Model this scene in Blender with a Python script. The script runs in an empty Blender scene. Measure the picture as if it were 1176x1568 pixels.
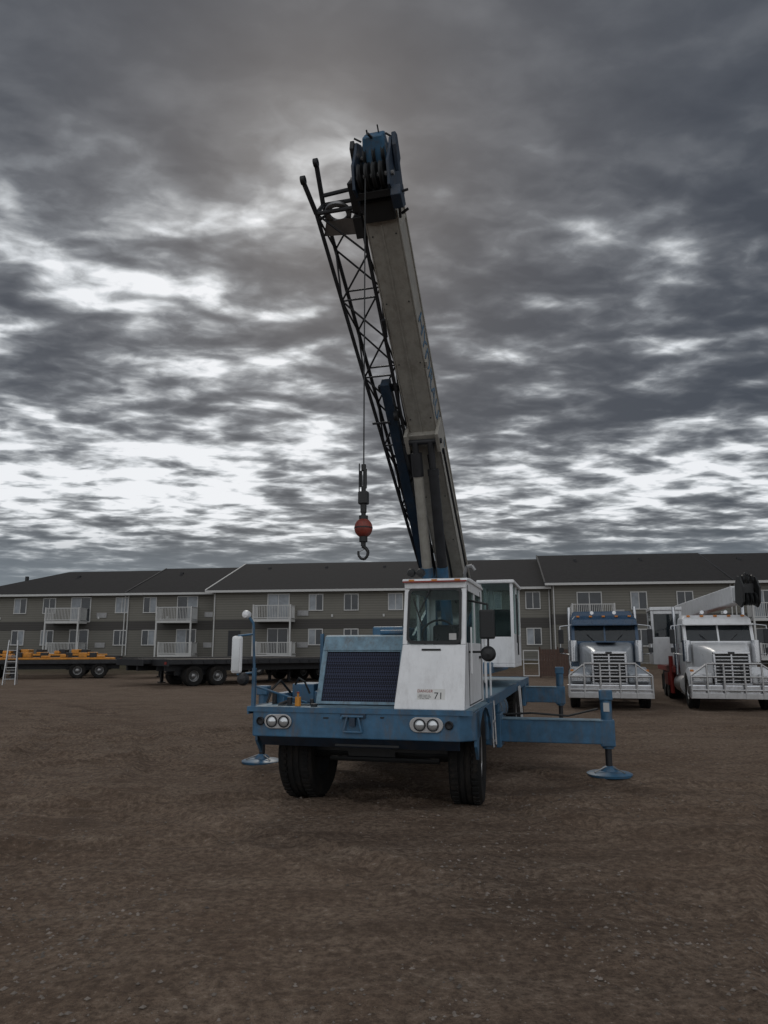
import bpy, math, random
from mathutils import Matrix, Vector, noise
random.seed(7)
sc=bpy.context.scene
R=math.radians
# ---------------------------------------------------------------- materials
def nt(m):
    m.use_nodes=True
    return m.node_tree.nodes,m.node_tree.links
def mat(name,col,rough=.5,metal=0,var=.25,scale=6,bump=0,spec=.5,dirt=0,bscale=None):
    m=bpy.data.materials.new(name); n,l=nt(m); b=n['Principled BSDF']
    tc=n.new('ShaderNodeTexCoord'); no=n.new('ShaderNodeTexNoise')
    no.inputs['Scale'].default_value=scale; no.inputs['Detail'].default_value=4; no.inputs['Roughness'].default_value=.65
    l.new(tc.outputs['Object'],no.inputs['Vector'])
    cr=n.new('ShaderNodeValToRGB'); cr.color_ramp.elements[0].position=.3; cr.color_ramp.elements[1].position=.7
    a=[max(0,c*(1-var)) for c in col]; d=[min(1,c*(1+var*.6)) for c in col]
    cr.color_ramp.elements[0].color=(*a,1); cr.color_ramp.elements[1].color=(*d,1)
    l.new(no.outputs['Fac'],cr.inputs['Fac'])
    out=cr.outputs['Color']
    if dirt>0:
        n2=n.new('ShaderNodeTexNoise'); n2.inputs['Scale'].default_value=3.4; n2.inputs['Detail'].default_value=7; n2.inputs['Roughness'].default_value=.78
        mp=n.new('ShaderNodeMapping'); mp.inputs['Scale'].default_value=(2.4,2.4,.6)
        l.new(tc.outputs['Object'],mp.inputs['Vector']); l.new(mp.outputs['Vector'],n2.inputs['Vector'])
        r2=n.new('ShaderNodeMapRange'); r2.inputs['From Min'].default_value=.48; r2.inputs['From Max'].default_value=.72
        r2.inputs['To Max'].default_value=dirt; l.new(n2.outputs['Fac'],r2.inputs['Value'])
        mx=n.new('ShaderNodeMix'); mx.data_type='RGBA'; mx.inputs[7].default_value=(.10,.075,.055,1)
        l.new(r2.outputs['Result'],mx.inputs[0]); l.new(out,mx.inputs[6]); out=mx.outputs[2]
    l.new(out,b.inputs['Base Color'])
    rr=n.new('ShaderNodeMapRange'); rr.inputs['To Min'].default_value=max(.05,rough-.12); rr.inputs['To Max'].default_value=min(1,rough+.15)
    l.new(no.outputs['Fac'],rr.inputs['Value']); l.new(rr.outputs['Result'],b.inputs['Roughness'])
    b.inputs['Metallic'].default_value=metal; b.inputs['Specular IOR Level'].default_value=spec
    if bump>0:
        n3=n.new('ShaderNodeTexNoise'); n3.inputs['Scale'].default_value=bscale or scale*5; n3.inputs['Detail'].default_value=3
        l.new(tc.outputs['Object'],n3.inputs['Vector'])
        bp=n.new('ShaderNodeBump'); bp.inputs['Strength'].default_value=bump; bp.inputs['Distance'].default_value=.02
        l.new(n3.outputs['Fac'],bp.inputs['Height']); l.new(bp.outputs['Normal'],b.inputs['Normal'])
    return m
def glass(name,tint,transp,rough=.05):
    m=bpy.data.materials.new(name); n,l=nt(m); b=n['Principled BSDF']; o=n['Material Output']
    b.inputs['Base Color'].default_value=(*tint,1); b.inputs['Roughness'].default_value=rough; b.inputs['Specular IOR Level'].default_value=.6
    t=n.new('ShaderNodeBsdfTransparent'); t.inputs['Color'].default_value=(.8,.88,.87,1)
    no=n.new('ShaderNodeTexNoise'); no.inputs['Scale'].default_value=2.5; no.inputs['Detail'].default_value=3
    rr=n.new('ShaderNodeMapRange'); rr.inputs['To Min'].default_value=max(0,1-transp-.1); rr.inputs['To Max'].default_value=1-transp+.15
    l.new(no.outputs['Fac'],rr.inputs['Value'])
    mx=n.new('ShaderNodeMixShader'); l.new(rr.outputs['Result'],mx.inputs['Fac'])
    l.new(t.outputs['BSDF'],mx.inputs[1]); l.new(b.outputs['BSDF'],mx.inputs[2]); l.new(mx.outputs['Shader'],o.inputs['Surface'])
    return m
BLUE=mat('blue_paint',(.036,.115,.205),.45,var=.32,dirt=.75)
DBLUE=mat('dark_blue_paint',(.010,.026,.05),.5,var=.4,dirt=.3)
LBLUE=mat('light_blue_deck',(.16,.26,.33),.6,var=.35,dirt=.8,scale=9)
WHITE=mat('white_paint',(.72,.73,.74),.4,var=.07,dirt=.24)
WHITE2=mat('white_truck_paint',(.64,.65,.66),.3,var=.06,dirt=.22)
BOOMW=mat('boom_cream_paint',(.30,.285,.25),.5,var=.16,dirt=.45)
BLACK=mat('black_metal',(.010,.011,.012),.55,var=.4)
DARK=mat('dark_steel',(.020,.021,.024),.55,var=.4,metal=.2)
STEEL=mat('grey_steel',(.25,.25,.25),.4,metal=.8,var=.2)
CHROME=mat('chrome',(.55,.56,.58),.2,metal=1,var=.1)
ALU=mat('aluminium',(.45,.45,.45),.4,metal=.85,var=.12,dirt=.2)
RUBBER=mat('tyre_rubber',(.010,.010,.010),.9,var=.35,dirt=.22,bump=.3,scale=12,spec=.25)
RED=mat('red_paint',(.25,.02,.015),.45,dirt=.3)
ORB=mat('dark_red_ball',(.20,.032,.02),.5,var=.4,dirt=.5,scale=20)
YEL=mat('yellow_orange_paint',(.55,.22,.02),.5,dirt=.45)
NAVY=mat('navy_truck_paint',(.018,.055,.11),.28,var=.2,dirt=.25)
SILV=mat('silver_paint',(.36,.39,.42),.3,metal=.3,var=.1,dirt=.2)
WOOD=mat('weathered_planks',(.2,.17,.14),.85,var=.4,scale=14,bump=.3)
FENCEW=mat('brown_fence_wood',(.07,.04,.03),.85,var=.4,scale=8)
LENS=mat('lamp_lens',(.55,.57,.58),.12,var=.1,metal=.6)
AMBER=mat('amber_lens',(.5,.17,.02),.3)
SEAT=mat('black_seat_vinyl',(.02,.02,.022),.6)
GL=glass('cab_glass',(.03,.045,.045),.88)
GLT=glass('truck_glass',(.015,.02,.025),.35)
GLW=mat('window_glass',(.025,.03,.035),.1,var=.5,scale=1.5)
CURT=mat('window_curtain',(.24,.26,.28),.5,var=.35,scale=1.2)
TRIM=mat('white_trim',(.44,.44,.43),.6,var=.1)
ROOF=mat('asphalt_shingles',(.026,.025,.026),.95,var=.35,scale=3,bump=.5,bscale=8,spec=.2)
def siding(name,col):
    m=mat(name,col,.75,var=.1,scale=.6); n,l=nt(m); b=n['Principled BSDF']
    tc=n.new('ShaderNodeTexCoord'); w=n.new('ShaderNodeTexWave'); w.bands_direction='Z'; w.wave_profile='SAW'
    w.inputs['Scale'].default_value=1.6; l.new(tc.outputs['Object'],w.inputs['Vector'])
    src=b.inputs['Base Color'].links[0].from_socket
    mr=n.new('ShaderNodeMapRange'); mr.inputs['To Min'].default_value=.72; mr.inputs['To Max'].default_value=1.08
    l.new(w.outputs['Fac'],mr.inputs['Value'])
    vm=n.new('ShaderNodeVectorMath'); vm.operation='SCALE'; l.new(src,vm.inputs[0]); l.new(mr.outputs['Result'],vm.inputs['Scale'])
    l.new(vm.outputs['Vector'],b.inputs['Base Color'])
    return m
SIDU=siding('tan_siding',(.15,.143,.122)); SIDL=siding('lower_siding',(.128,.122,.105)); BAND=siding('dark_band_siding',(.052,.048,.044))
def meshmat():
    m=bpy.data.materials.new('radiator_mesh'); n,l=nt(m); b=n['Principled BSDF']
    tc=n.new('ShaderNodeTexCoord'); mp=n.new('ShaderNodeMapping'); mp.inputs['Rotation'].default_value=(0,R(45),0)
    ck=n.new('ShaderNodeTexChecker'); ck.inputs['Scale'].default_value=50; ck.inputs[1].default_value=(.03,.038,.07,1); ck.inputs[2].default_value=(.004,.004,.010,1)
    l.new(tc.outputs['Object'],mp.inputs['Vector']); l.new(mp.outputs['Vector'],ck.inputs['Vector']); l.new(ck.outputs['Color'],b.inputs['Base Color'])
    b.inputs['Roughness'].default_value=.6; b.inputs['Specular IOR Level'].default_value=.2
    return m
MESH=meshmat()
# ---------------------------------------------------------------- geometry helpers
def empty(name,loc,yaw=0):
    o=bpy.data.objects.new(name,None); o.location=loc; o.rotation_euler=(0,0,R(yaw)); o.empty_display_size=.3
    sc.collection.objects.link(o); return o
def obj(name,par,vs,fs,m,M=None,bevel=0,smooth=False):
    import bmesh
    me=bpy.data.meshes.new(name)
    if M is not None: vs=[M@Vector(v) for v in vs]
    me.from_pydata([tuple(v) for v in vs],[],fs)
    bm=bmesh.new(); bm.from_mesh(me); bmesh.ops.recalc_face_normals(bm,faces=bm.faces)
    if smooth:
        for f in bm.faces: f.smooth=True
        for e in bm.edges:
            if len(e.link_faces)==2 and e.calc_face_angle(0)>R(38): e.smooth=False
    bm.to_mesh(me); bm.free()
    me.materials.append(m)
    o=bpy.data.objects.new(name,me); sc.collection.objects.link(o)
    if par: o.parent=par
    if bevel>0:
        b=o.modifiers.new('b','BEVEL'); b.width=bevel; b.segments=2; b.limit_method='ANGLE'; b.angle_limit=R(35)
    return o
BF=[(0,1,3,2),(4,6,7,5),(0,4,5,1),(2,3,7,6),(0,2,6,4),(1,5,7,3)]
def bverts(x0,x1,y0,y1,z0,z1): return [(x,y,z) for x in (x0,x1) for y in (y0,y1) for z in (z0,z1)]
def boxes(name,par,lst,m,M=None,bevel=0):
    vs=[];fs=[]
    for b in lst:
        k=len(vs); vs+=bverts(*b); fs+=[tuple(i+k for i in f) for f in BF]
    return obj(name,par,vs,fs,m,M,bevel)
def box(name,par,b,m,M=None,bevel=0): return boxes(name,par,[b],m,M,bevel)
def tubes(name,par,lst,m,M=None,n=8,cap=True):
    vs=[];fs=[]
    for (a,b,r) in lst:
        r1,r2=(r if isinstance(r,tuple) else (r,r))
        a=Vector(a);b=Vector(b);d=(b-a).normalized()
        u=d.orthogonal().normalized(); w=d.cross(u); k=len(vs)
        for p,rr in ((a,r1),(b,r2)):
            for i in range(n):
                t=2*math.pi*i/n; vs.append(p+u*rr*math.cos(t)+w*rr*math.sin(t))
        for i in range(n): j=(i+1)%n; fs.append((k+i,k+j,k+n+j,k+n+i))
        if cap: fs.append(tuple(k+i for i in range(n))); fs.append(tuple(k+n+i for i in range(n)))
    return obj(name,par,vs,fs,m,M,smooth=True)
def tube(name,par,a,b,r,m,M=None,n=14): return tubes(name,par,[(a,b,r)],m,M,n)
def path(name,par,pts,r,m,M=None,n=8): return tubes(name,par,[(pts[i],pts[i+1],r) for i in range(len(pts)-1)],m,M,n)
def prism(name,par,prof,x0,x1,m,M=None,bevel=0,axis='x'):
    n=len(prof)
    if axis=='x': vs=[(x0,p[0],p[1]) for p in prof]+[(x1,p[0],p[1]) for p in prof]
    elif axis=='z': vs=[(p[0],p[1],x0) for p in prof]+[(p[0],p[1],x1) for p in prof]
    else: vs=[(p[0],x0,p[1]) for p in prof]+[(p[0],x1,p[1]) for p in prof]
    fs=[tuple(range(n)),tuple(range(n,2*n))]+[(i,(i+1)%n,n+(i+1)%n,n+i) for i in range(n)]
    return obj(name,par,vs,fs,m,M,bevel)
def loft(name,par,secs,m,M=None,bevel=0,smooth=True):
    n=len(secs[0]); vs=[v for s in secs for v in s]; fs=[]
    for k in range(len(secs)-1):
        for i in range(n):
            j=(i+1)%n; fs.append((k*n+i,k*n+j,(k+1)*n+j,(k+1)*n+i))
    fs.append(tuple(range(n))); fs.append(tuple((len(secs)-1)*n+i for i in range(n)))
    return obj(name,par,vs,fs,m,M,bevel,smooth)
def lathe(name,par,prof,m,M=None,n=36,axis='x',smooth=True):
    vs=[];fs=[];k=len(prof)
    for i in range(n):
        t=2*math.pi*i/n
        for (r,h) in prof:
            c,s=r*math.cos(t),r*math.sin(t)
            vs.append((h,c,s) if axis=='x' else ((c,s,h) if axis=='z' else (c,h,s)))
    for i in range(n):
        for j in range(k-1):
            i2=(i+1)%n; fs.append((i*k+j,i*k+j+1,i2*k+j+1,i2*k+j))
    return obj(name,par,vs,fs,m,M,0,smooth)
def T(x,y,z,yaw=0): return Matrix.Translation((x,y,z))@Matrix.Rotation(R(yaw),4,'Z')
def wheel(name,par,x,y,z,Rr,w,side,M=None,yaw=0,rim=None,nt_=40):
    MM=(M or Matrix())@T(x,y,z,yaw)@Matrix.Scale(side,4,(1,0,0))
    h=w/2; r0=Rr*.53
    prof=[(r0,-h*.8),(Rr*.8,-h),(Rr*.93,-h*.97),(Rr*.985,-h*.82),(Rr,-h*.7),(Rr,-h*.42),(Rr*.975,-h*.38),(Rr*.975,-h*.3),(Rr,-h*.26),(Rr,-.05*h),(Rr*.975,-.02*h),(Rr*.975,.06*h),(Rr,.1*h),(Rr,h*.36),(Rr*.975,h*.4),(Rr*.975,h*.5),(Rr,h*.54),(Rr,h*.7),(Rr*.985,h*.82),(Rr*.93,h*.97),(Rr*.8,h),(r0*1.04,h*.86),(r0,h*.8)]
    lathe(name+'_tyre',par,prof,RUBBER,MM,nt_)
    vs=[];fs=[]
    for i in range(44):
        t=2*math.pi*i/44
        for sx in (-1,1):
            Mx=Matrix.Rotation(t,4,'X'); k=len(vs)
            for v in bverts(sx*h*.62-.05*w*2,sx*h*.62+.05*w*2+sx*.0,-.018*Rr/.5,.018*Rr/.5,Rr-.02,Rr+.012): vs.append(Mx@Vector(v))
            fs+=[tuple(q+k for q in f) for f in BF]
    obj(name+'_tread',par,vs,fs,RUBBER,MM)
    rp=[(r0,h*.8),(r0*.93,h*.78),(r0*.88,h*.35),(r0*.6,h*.15),(r0*.45,h*.3),(r0*.42,h*.75),(r0*.3,h*.85),(.001,h*.85)]
    lathe(name+'_rim',par,rp,rim or ALU,MM,28)
    lathe(name+'_rim_inner',par,[(r0,-h*.8),(r0*.9,-h*.7),(.001,-h*.5)],DARK,MM,24)
    tubes(name+'_lug_nuts',par,[((h*.2,r0*.56*math.cos(a),r0*.56*math.sin(a)),(h*.32,r0*.56*math.cos(a),r0*.56*math.sin(a)),.014) for a in [i*math.pi/5 for i in range(10)]],STEEL,MM,6)
def text(name,par,s,size,m,M,ext=.002):
    c=bpy.data.curves.new(name,'FONT'); c.body=s; c.size=size; c.extrude=ext; c.align_x='CENTER'; c.align_y='CENTER'
    o=bpy.data.objects.new(name,c); c.materials.append(m); sc.collection.objects.link(o); o.parent=par; o.matrix_local=M; return o

# ================================================================= GROUND
def axis_vals(lo,hi,c0,c1,step,g=1.13):
    v=[];x=c0
    while x<c1: v.append(x); x+=step
    s=step;x=v[-1]
    while x<hi: s*=g; x+=s; v.append(min(x,hi))
    s=step;x=c0
    while x>lo: s*=g; x-=s; v.insert(0,max(x,lo))
    return v
xs=axis_vals(-900,900,-9,10,.095,1.1); ys=axis_vals(-80,1500,3.2,16,.095,1.1)
tracks=[(-30,6,26,.045),(-14,-6,19.5,.04),(26,2,21,.04),(3,-22,30.5,.04),(-6,-16,24,.03),(18,22,20.5,.035),(-22,30,24,.04),(9,30,21.5,.03),(-40,-10,39,.04),(34,-8,33,.035),(-4,60,44,.04)]
def sm(t): t=max(0,min(1,t)); return t*t*(3-2*t)
def gh(x,y):
    h=0.0
    if abs(x)<45 and -5<y<60:
        h+=.05*noise.noise((x*.35,y*.35,0))+.035*noise.noise((x*1.1,y*1.3,3))+.022*noise.noise((x*3.1,y*3.1,7))+.012*noise.noise((x*7.3,y*7.3,2))
        wob=.25*noise.noise((x*.3,y*.3,21))
        for (cx,cy,r,d) in tracks:
            dd=math.hypot(x-cx,y-cy)+wob
            for off in (-.95,.95):
                e=abs(dd-r-off)
                if e<.42:
                    msk=sm((noise.noise((x*.2+cx,y*.2,5))+.3)*2.2)
                    h-=msk*d*(1-sm((e-.10)/.14))
                    h+=msk*d*.8*math.exp(-((e-.27)/.06)**2)
    h*=1-.6*sm((y-30)/20)
    h+=1.15*sm((y-52+.1*x)/8)
    return h
vs=[(x,y,gh(x,y)) for y in ys for x in xs]; nx=len(xs)
fs=[(j*nx+i,j*nx+i+1,(j+1)*nx+i+1,(j+1)*nx+i) for j in range(len(ys)-1) for i in range(nx-1)]
m=bpy.data.materials.new('dirt_ground'); n,l=nt(m); b=n['Principled BSDF']
tc=n.new('ShaderNodeTexCoord')
def NZ(scale,det,rough=.6,dist=0,vec=None):
    q=n.new('ShaderNodeTexNoise'); q.inputs['Scale'].default_value=scale; q.inputs['Detail'].default_value=det; q.inputs['Roughness'].default_value=rough; q.inputs['Distortion'].default_value=dist
    l.new(vec or tc.outputs['Object'],q.inputs['Vector']); return q
def MR(src,a,b_,c,d):
    q=n.new('ShaderNodeMapRange'); q.inputs['From Min'].default_value=a; q.inputs['From Max'].default_value=b_; q.inputs['To Min'].default_value=c; q.inputs['To Max'].default_value=d
    l.new(src,q.inputs['Value']); return q.outputs['Result']
def MIX(f,a,b_,bt='MIX'):
    q=n.new('ShaderNodeMix'); q.data_type='RGBA'; q.blend_type=bt
    if isinstance(f,float): q.inputs[0].default_value=f
    else: l.new(f,q.inputs[0])
    for s,i in ((a,6),(b_,7)):
        if isinstance(s,tuple): q.inputs[i].default_value=(*s,1)
        else: l.new(s,q.inputs[i])
    return q.outputs[2]
def MA(op,a,b_=None):
    q=n.new('ShaderNodeMath'); q.operation=op
    for s,i in ((a,0),(b_,1)):
        if s is None: continue
        if isinstance(s,(int,float)): q.inputs[i].default_value=s
        else: l.new(s,q.inputs[i])
    return q.outputs[0]
big=NZ(.22,2,.6,.6); mid=NZ(1.4,5,.72,.3); fine=NZ(17,4,.78)
mpa=n.new('ShaderNodeMapping'); mpa.inputs['Rotation'].default_value=(0,0,R(24)); mpa.inputs['Scale'].default_value=(.35,2.6,1); l.new(tc.outputs['Object'],mpa.inputs['Vector'])
drag=NZ(1.1,4,.7,.5,mpa.outputs['Vector'])
c=MIX(MR(big.outputs['Fac'],.35,.65,0,1),(.150,.104,.074),(.205,.150,.112))
c=MIX(MR(mid.outputs['Fac'],.40,.66,0,.65),c,(.265,.203,.155))
c=MIX(MR(drag.outputs['Fac'],.50,.66,0,.5),c,(.095,.066,.048))
c=MIX(MR(drag.outputs['Fac'],.44,.34,0,.4),c,(.28,.22,.17))
c=MIX(MR(fine.outputs['Fac'],.40,.62,.0,.8),c,(.075,.053,.040))
c=MIX(MR(fine.outputs['Fac'],.30,.39,.65,0),c,(.33,.28,.235))
sx=n.new('ShaderNodeSeparateXYZ'); l.new(tc.outputs['Object'],sx.inputs[0]); gx,gy=sx.outputs[0],sx.outputs[1]
wob=MA('MULTIPLY',MA('SUBTRACT',mid.outputs['Fac'],.5),.55)
tread=None
for i,(cx,cy,r,d_) in enumerate((tracks[0],tracks[3],tracks[6],tracks[9])):
    ax=MA('SUBTRACT',gx,cx); ay=MA('SUBTRACT',gy,cy)
    dist=MA('SQRT',MA('ADD',MA('MULTIPLY',ax,ax),MA('MULTIPLY',ay,ay)))
    e=MA('ABSOLUTE',MA('SUBTRACT',MA('ABSOLUTE',MA('SUBTRACT',MA('ADD',dist,wob),r)),.95))
    msk=MR(e,.12,.24,1,0)
    ph=MA('ADD',MA('MULTIPLY',MA('ADD',MA('ARCTAN2',ay,ax),MA('MULTIPLY',wob,.02)),r*(46.0+5*i)),MA('MULTIPLY',e,14.0))
    t_=MA('MULTIPLY',msk,MR(MA('SINE',ph),-.3,.6,.25,1))
    tread=t_ if tread is None else MA('MAXIMUM',tread,t_)
tread=MA('MULTIPLY',tread,MR(drag.outputs['Fac'],.42,.60,0,1))
c=MIX(MA('MULTIPLY',tread,.62),c,(.075,.053,.040))
c=MIX(MR(gy,52,58,0,.8),c,(.05,.055,.03))
l.new(c,b.inputs['Base Color']); b.inputs['Roughness'].default_value=.95; b.inputs['Specular IOR Level'].default_value=.12
h=MA('ADD',MA('MULTIPLY',mid.outputs['Fac'],1.4),MA('MULTIPLY',fine.outputs['Fac'],.6))
bp=n.new('ShaderNodeBump'); bp.inputs['Strength'].default_value=1.0; bp.inputs['Distance'].default_value=.08
l.new(h,bp.inputs['Height']); l.new(bp.outputs['Normal'],b.inputs['Normal'])
g=obj('ground',None,vs,fs,m)
for p in g.data.polygons: p.use_smooth=True
# gravel: one mesh of small stones
vs=[];fs=[]
OCT=[(1,0,0),(-1,0,0),(0,1,0),(0,-1,0),(0,0,1),(0,0,-1)]; OF=[(0,2,4),(2,1,4),(1,3,4),(3,0,4),(2,0,5),(1,2,5),(3,1,5),(0,3,5)]
for i in range(16000):
    y=3.3+random.random()**1.6*15; x=random.uniform(-.62,.62)*y
    if noise.noise((x*.5,y*.5,9))+random.uniform(-.5,.3)-.03*x<-.05 : continue
    r=random.choice([.003,.004,.004,.005,.006,.006,.008,.009,.013,.016]); rz=random.random()*6.3; z=gh(x,y)+r*.1; k=len(vs)
    for v in OCT:
        q=Vector(v); q=Vector((q.x*random.uniform(.7,1.5),q.y*random.uniform(.7,1.2),q.z*.7)); q.rotate(Matrix.Rotation(rz,3,'Z')); vs.append((x+q.x*r,y+q.y*r,z+q.z*r))
    fs+=[tuple(a+k for a in f) for f in OF]
obj('gravel',None,vs,fs,mat('gravel_stone',(.20,.17,.145),.9,var=.7,scale=3))

# ================================================================= APARTMENT BUILDING
AB=empty('apartment_building',(0,59.15,0),-8.3)
def block(tag,s0,s1,yf,depth,base,eave,ridge,hipL=0,hipR=0,rake=None):
    mid0=eave-2.75; 
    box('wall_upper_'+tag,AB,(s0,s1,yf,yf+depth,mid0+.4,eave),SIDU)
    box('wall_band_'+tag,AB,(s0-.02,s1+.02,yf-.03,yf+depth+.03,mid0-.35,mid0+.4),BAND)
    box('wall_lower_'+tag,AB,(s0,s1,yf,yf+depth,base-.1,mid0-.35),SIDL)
    box('foundation_'+tag,AB,(s0-.01,s1+.01,yf-.015,yf+depth,-.3,base-.1),STEEL)
    o=.5; y0=yf-o;y1=yf+depth+o; ym=(y0+y1)/2; a=s0-(o if hipL or tag in 'MR' else 0); c_=s1+(o if hipR else 0)
    V=[(a,y0,eave),(c_,y0,eave),(c_,y1,eave),(a,y1,eave),(a+hipL,ym,ridge),(c_-hipR,ym,ridge)]
    V+= [(v[0],v[1],v[2]-.05) for v in V[:4]]
    F=[(0,1,5,4),(2,3,4,5),(1,2,5),(3,0,4),(6,7,8,9),(0,1,7,6),(1,2,8,7),(2,3,9,8),(3,0,6,9)]
    obj('roof_'+tag,AB,V,F,ROOF)
    boxes('fascia_gutter_'+tag,AB,[(a,c_,y0-.07,y0-.003,eave-.20,eave-.02),(a,c_,y0,yf-.002,eave-.16,eave-.06)],TRIM)
    if not hipL:
        prism('gable_wall_'+tag,AB,[(y0+.3,eave-.02),(y1-.3,eave-.02),(ym,ridge-.12)],s0,s0+.1,SIDU)
        prism('rake_board_'+tag,AB,[(y0,eave-.2),(y0,eave+.06),(ym,ridge+.05),(ym,ridge-.2)],a-.06,a+.06,rake or DARK)
    tubes('downspouts_'+tag,AB,[((s0+.15,yf-.06,base),(s0+.15,yf-.06,eave-.2),.05),((s1-.15,yf-.06,base),(s1-.15,yf-.06,eave-.2),.05)],TRIM)
    boxes('roof_vents_'+tag,AB,[(x-.12,x+.12,ym-2.2,ym-1.95,ridge-1.1,ridge-.6) for x in [s0+2.5+5.3*i for i in range(max(1,int((s1-s0)/5.6)))]],DARK)
block('A',-37.5,-22.2,.8,14,1.25,6.45,9.15,hipL=6)
block('B',-22.2,-14,.8,14.6,1.25,6.46,9.35)
block('M',-14,13,-.6,18.4,1.15,6.48,9.72,rake=TRIM)
block('R',13,26,-1.1,16.6,.9,6.7,9.85)
block('S',26,50,-1.1,16.2,.9,6.7,9.73)
def yfront(s): return .8 if s<-14 else (-.6 if s<13 else -1.1)
fr=[];gl=[];cu=[];rail=[];slab=[];post=[];vent=[];lampb=[]
def win(s,z0,z1,w,curt):
    y=yfront(s); t=.07
    fr.extend([(s-w/2-t,s+w/2+t,y-.07,y+.01,z1,z1+t),(s-w/2-t,s+w/2+t,y-.09,y+.01,z0-t,z0),(s-w/2-t,s-w/2,y-.07,y+.01,z0,z1),(s+w/2,s+w/2+t,y-.07,y+.01,z0,z1),(s-.03,s+.03,y-.06,y+.01,z0,z1)])
    for k,(a,b_) in enumerate(((s-w/2,s-.03),(s+.03,s+w/2))):
        (cu if (curt>>k)&1 else gl).append((a,b_,y-.035,y+.005,z0,z1))
def balcony(s,zf,w=3.1,up=True,h=1.08):
    y=yfront(s); d=1.35
    slab.append((s-w/2,s+w/2,y-d,y-.02,zf-.2,zf))
    for zz in (zf+.1,zf+h): rail.extend([(s-w/2,s+w/2,y-d,y-d+.05,zz-.04,zz+.02),(s-w/2,s-w/2+.05,y-d+.05,y-.02,zz-.04,zz+.02),(s+w/2-.05,s+w/2,y-d+.05,y-.02,zz-.04,zz+.02)])
    k=int(w/.13)
    for i in range(k+1):
        x=s-w/2+.01+(w-.05)*i/k; rail.append((x,x+.035,y-d+.01,y-d+.04,zf+.12,zf+h-.04))
    for i in range(9):
        yy=y-d+.12+i*.13
        for x in (s-w/2+.01,s+w/2-.04): rail.append((x,x+.03,yy,yy+.03,zf+.12,zf+h-.04))
    if up:
        for x in (s-w/2,s+w/2-.12): post.append((x,x+.12,y-d-.003,y-d+.11,.8,zf-.2))
    post.extend([(s-w/2-.01,s-w/2+.1,y-d-.012,y-d+.1,zf,zf+h+.06),(s+w/2-.1,s+w/2+.01,y-d-.012,y-d+.1,zf,zf+h+.06)])
k=1.0106
for i,X in enumerate((-31.7,-29.0,-22.4,-19.9,-5.34,-2.5,1.0,3.9,19.15,22.4,32,35)):
    dz=-.12 if X>13 else 0
    win(X*k,4.85+dz,6.05+dz,1.05,(i*7+1)%4 if i!=6 else 3); win(X*k,2.15+dz,3.3+dz,1.05,(i*5+2)%3)
win(11.5*k,2.15,3.3,1.0,1); win(8.6*k,4.85,6.05,1.0,2); win(8.6*k,2.15,3.3,1.0,0); win(11.5*k,4.85,6.05,1.0,0)
for i,(X,off) in enumerate(((-26.1,-.9),(-16.6,-.6),(-8.4,-.15),(15.6,.1),(27.8,.3))):
    s=X*k; dz=-.15 if X>13 else 0
    win(s,4.1+dz,6.1+dz,1.7,(1,2,3,0,1)[i]); win(s,1.4+dz,3.35+dz,1.6,(0,1,0,2,0)[i])
    balcony(s+off,4.1+dz); balcony(s+off+.2,1.35+dz,2.9,False,.95)
    for z in (4.4,1.9): vent.append((s+1.6+off*.1,s+2.5+off*.1,yfront(s)-.06,yfront(s)+.01,z+dz,z+.42+dz))
for X in (-33.4,-24.3,-18.2,-11,-3.9,.2,6,17.4,20.8,25):
    lampb.append((X*k-.2,X*k-.06,yfront(X*k)-.08,yfront(X*k),4.3,4.5))
boxes('window_frames',AB,fr,TRIM); boxes('window_glass',AB,gl,GLW); boxes('window_curtains',AB,cu,CURT)
boxes('balcony_slabs',AB,slab,TRIM); boxes('balcony_railings',AB,rail,TRIM); boxes('balcony_posts',AB,post,TRIM)
boxes('air_conditioner_grilles',AB,vent,STEEL); boxes('wall_vents',AB,lampb,TRIM)
yd=-.6
boxes('entrance_door',AB,[(-12.6,-11.6,yd-.05,yd+.01,1.2,3.25)],DARK)

# ================================================================= CRANE
CR=empty('truck_crane',(-.33,8.2,0),-14.4)
prism('front_bumper',CR,[(-1.22,.12),(-1.16,0),(1.14,0),(1.3,.16),(1.3,.5),(1.22,.5),(1.22,.22),(-1.22,.22)],.765,1.055,BLUE,axis='z',bevel=.012)
prism('front_bumper_skirt',CR,[(.02,.765),(.14,.66),(.2,.66),(.2,.765)],-1.1,1.12,DBLUE)
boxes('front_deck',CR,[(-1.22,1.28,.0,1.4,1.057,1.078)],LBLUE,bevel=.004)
boxes('deck_edge_trim',CR,[(-1.235,1.29,-.014,.0,1.03,1.085),(-1.235,-1.22,0,1.4,1.0,1.085)],BLUE)
for (cx,wd) in ((-.86,.29),(.80,.33)):
    hz=.93
    pr=[]
    for a in range(24):
        t=2*math.pi*a/24; sx_=1 if math.cos(t)>0 else -1
        pr.append((cx+sx_*(wd/2-.07)+.085*math.cos(t),hz+.078*math.sin(t)))
    prism('headlight_bezel',CR,pr,-.022,.0,ALU,axis='y',bevel=.005)
    for dx in (-.07,.07):
        Mx=T(cx+dx,-.028,hz)
        lathe('headlight_lens',CR,[(.001,-.022),(.03,-.018),(.048,-.006),(.055,.004)],LENS,Mx,20,'y')
        lathe('headlight_ring',CR,[(.052,.004),(.056,-.008),(.063,-.008),(.066,.006)],DARK,Mx,20,'y')
for cx in (-1.07,1.04):
    lathe('bumper_marker',CR,[(.045,.002),(.045,-.02),(.036,-.03),(.03,-.01),(.001,-.006)],DARK,T(cx,0,.93),20,'y')
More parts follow.
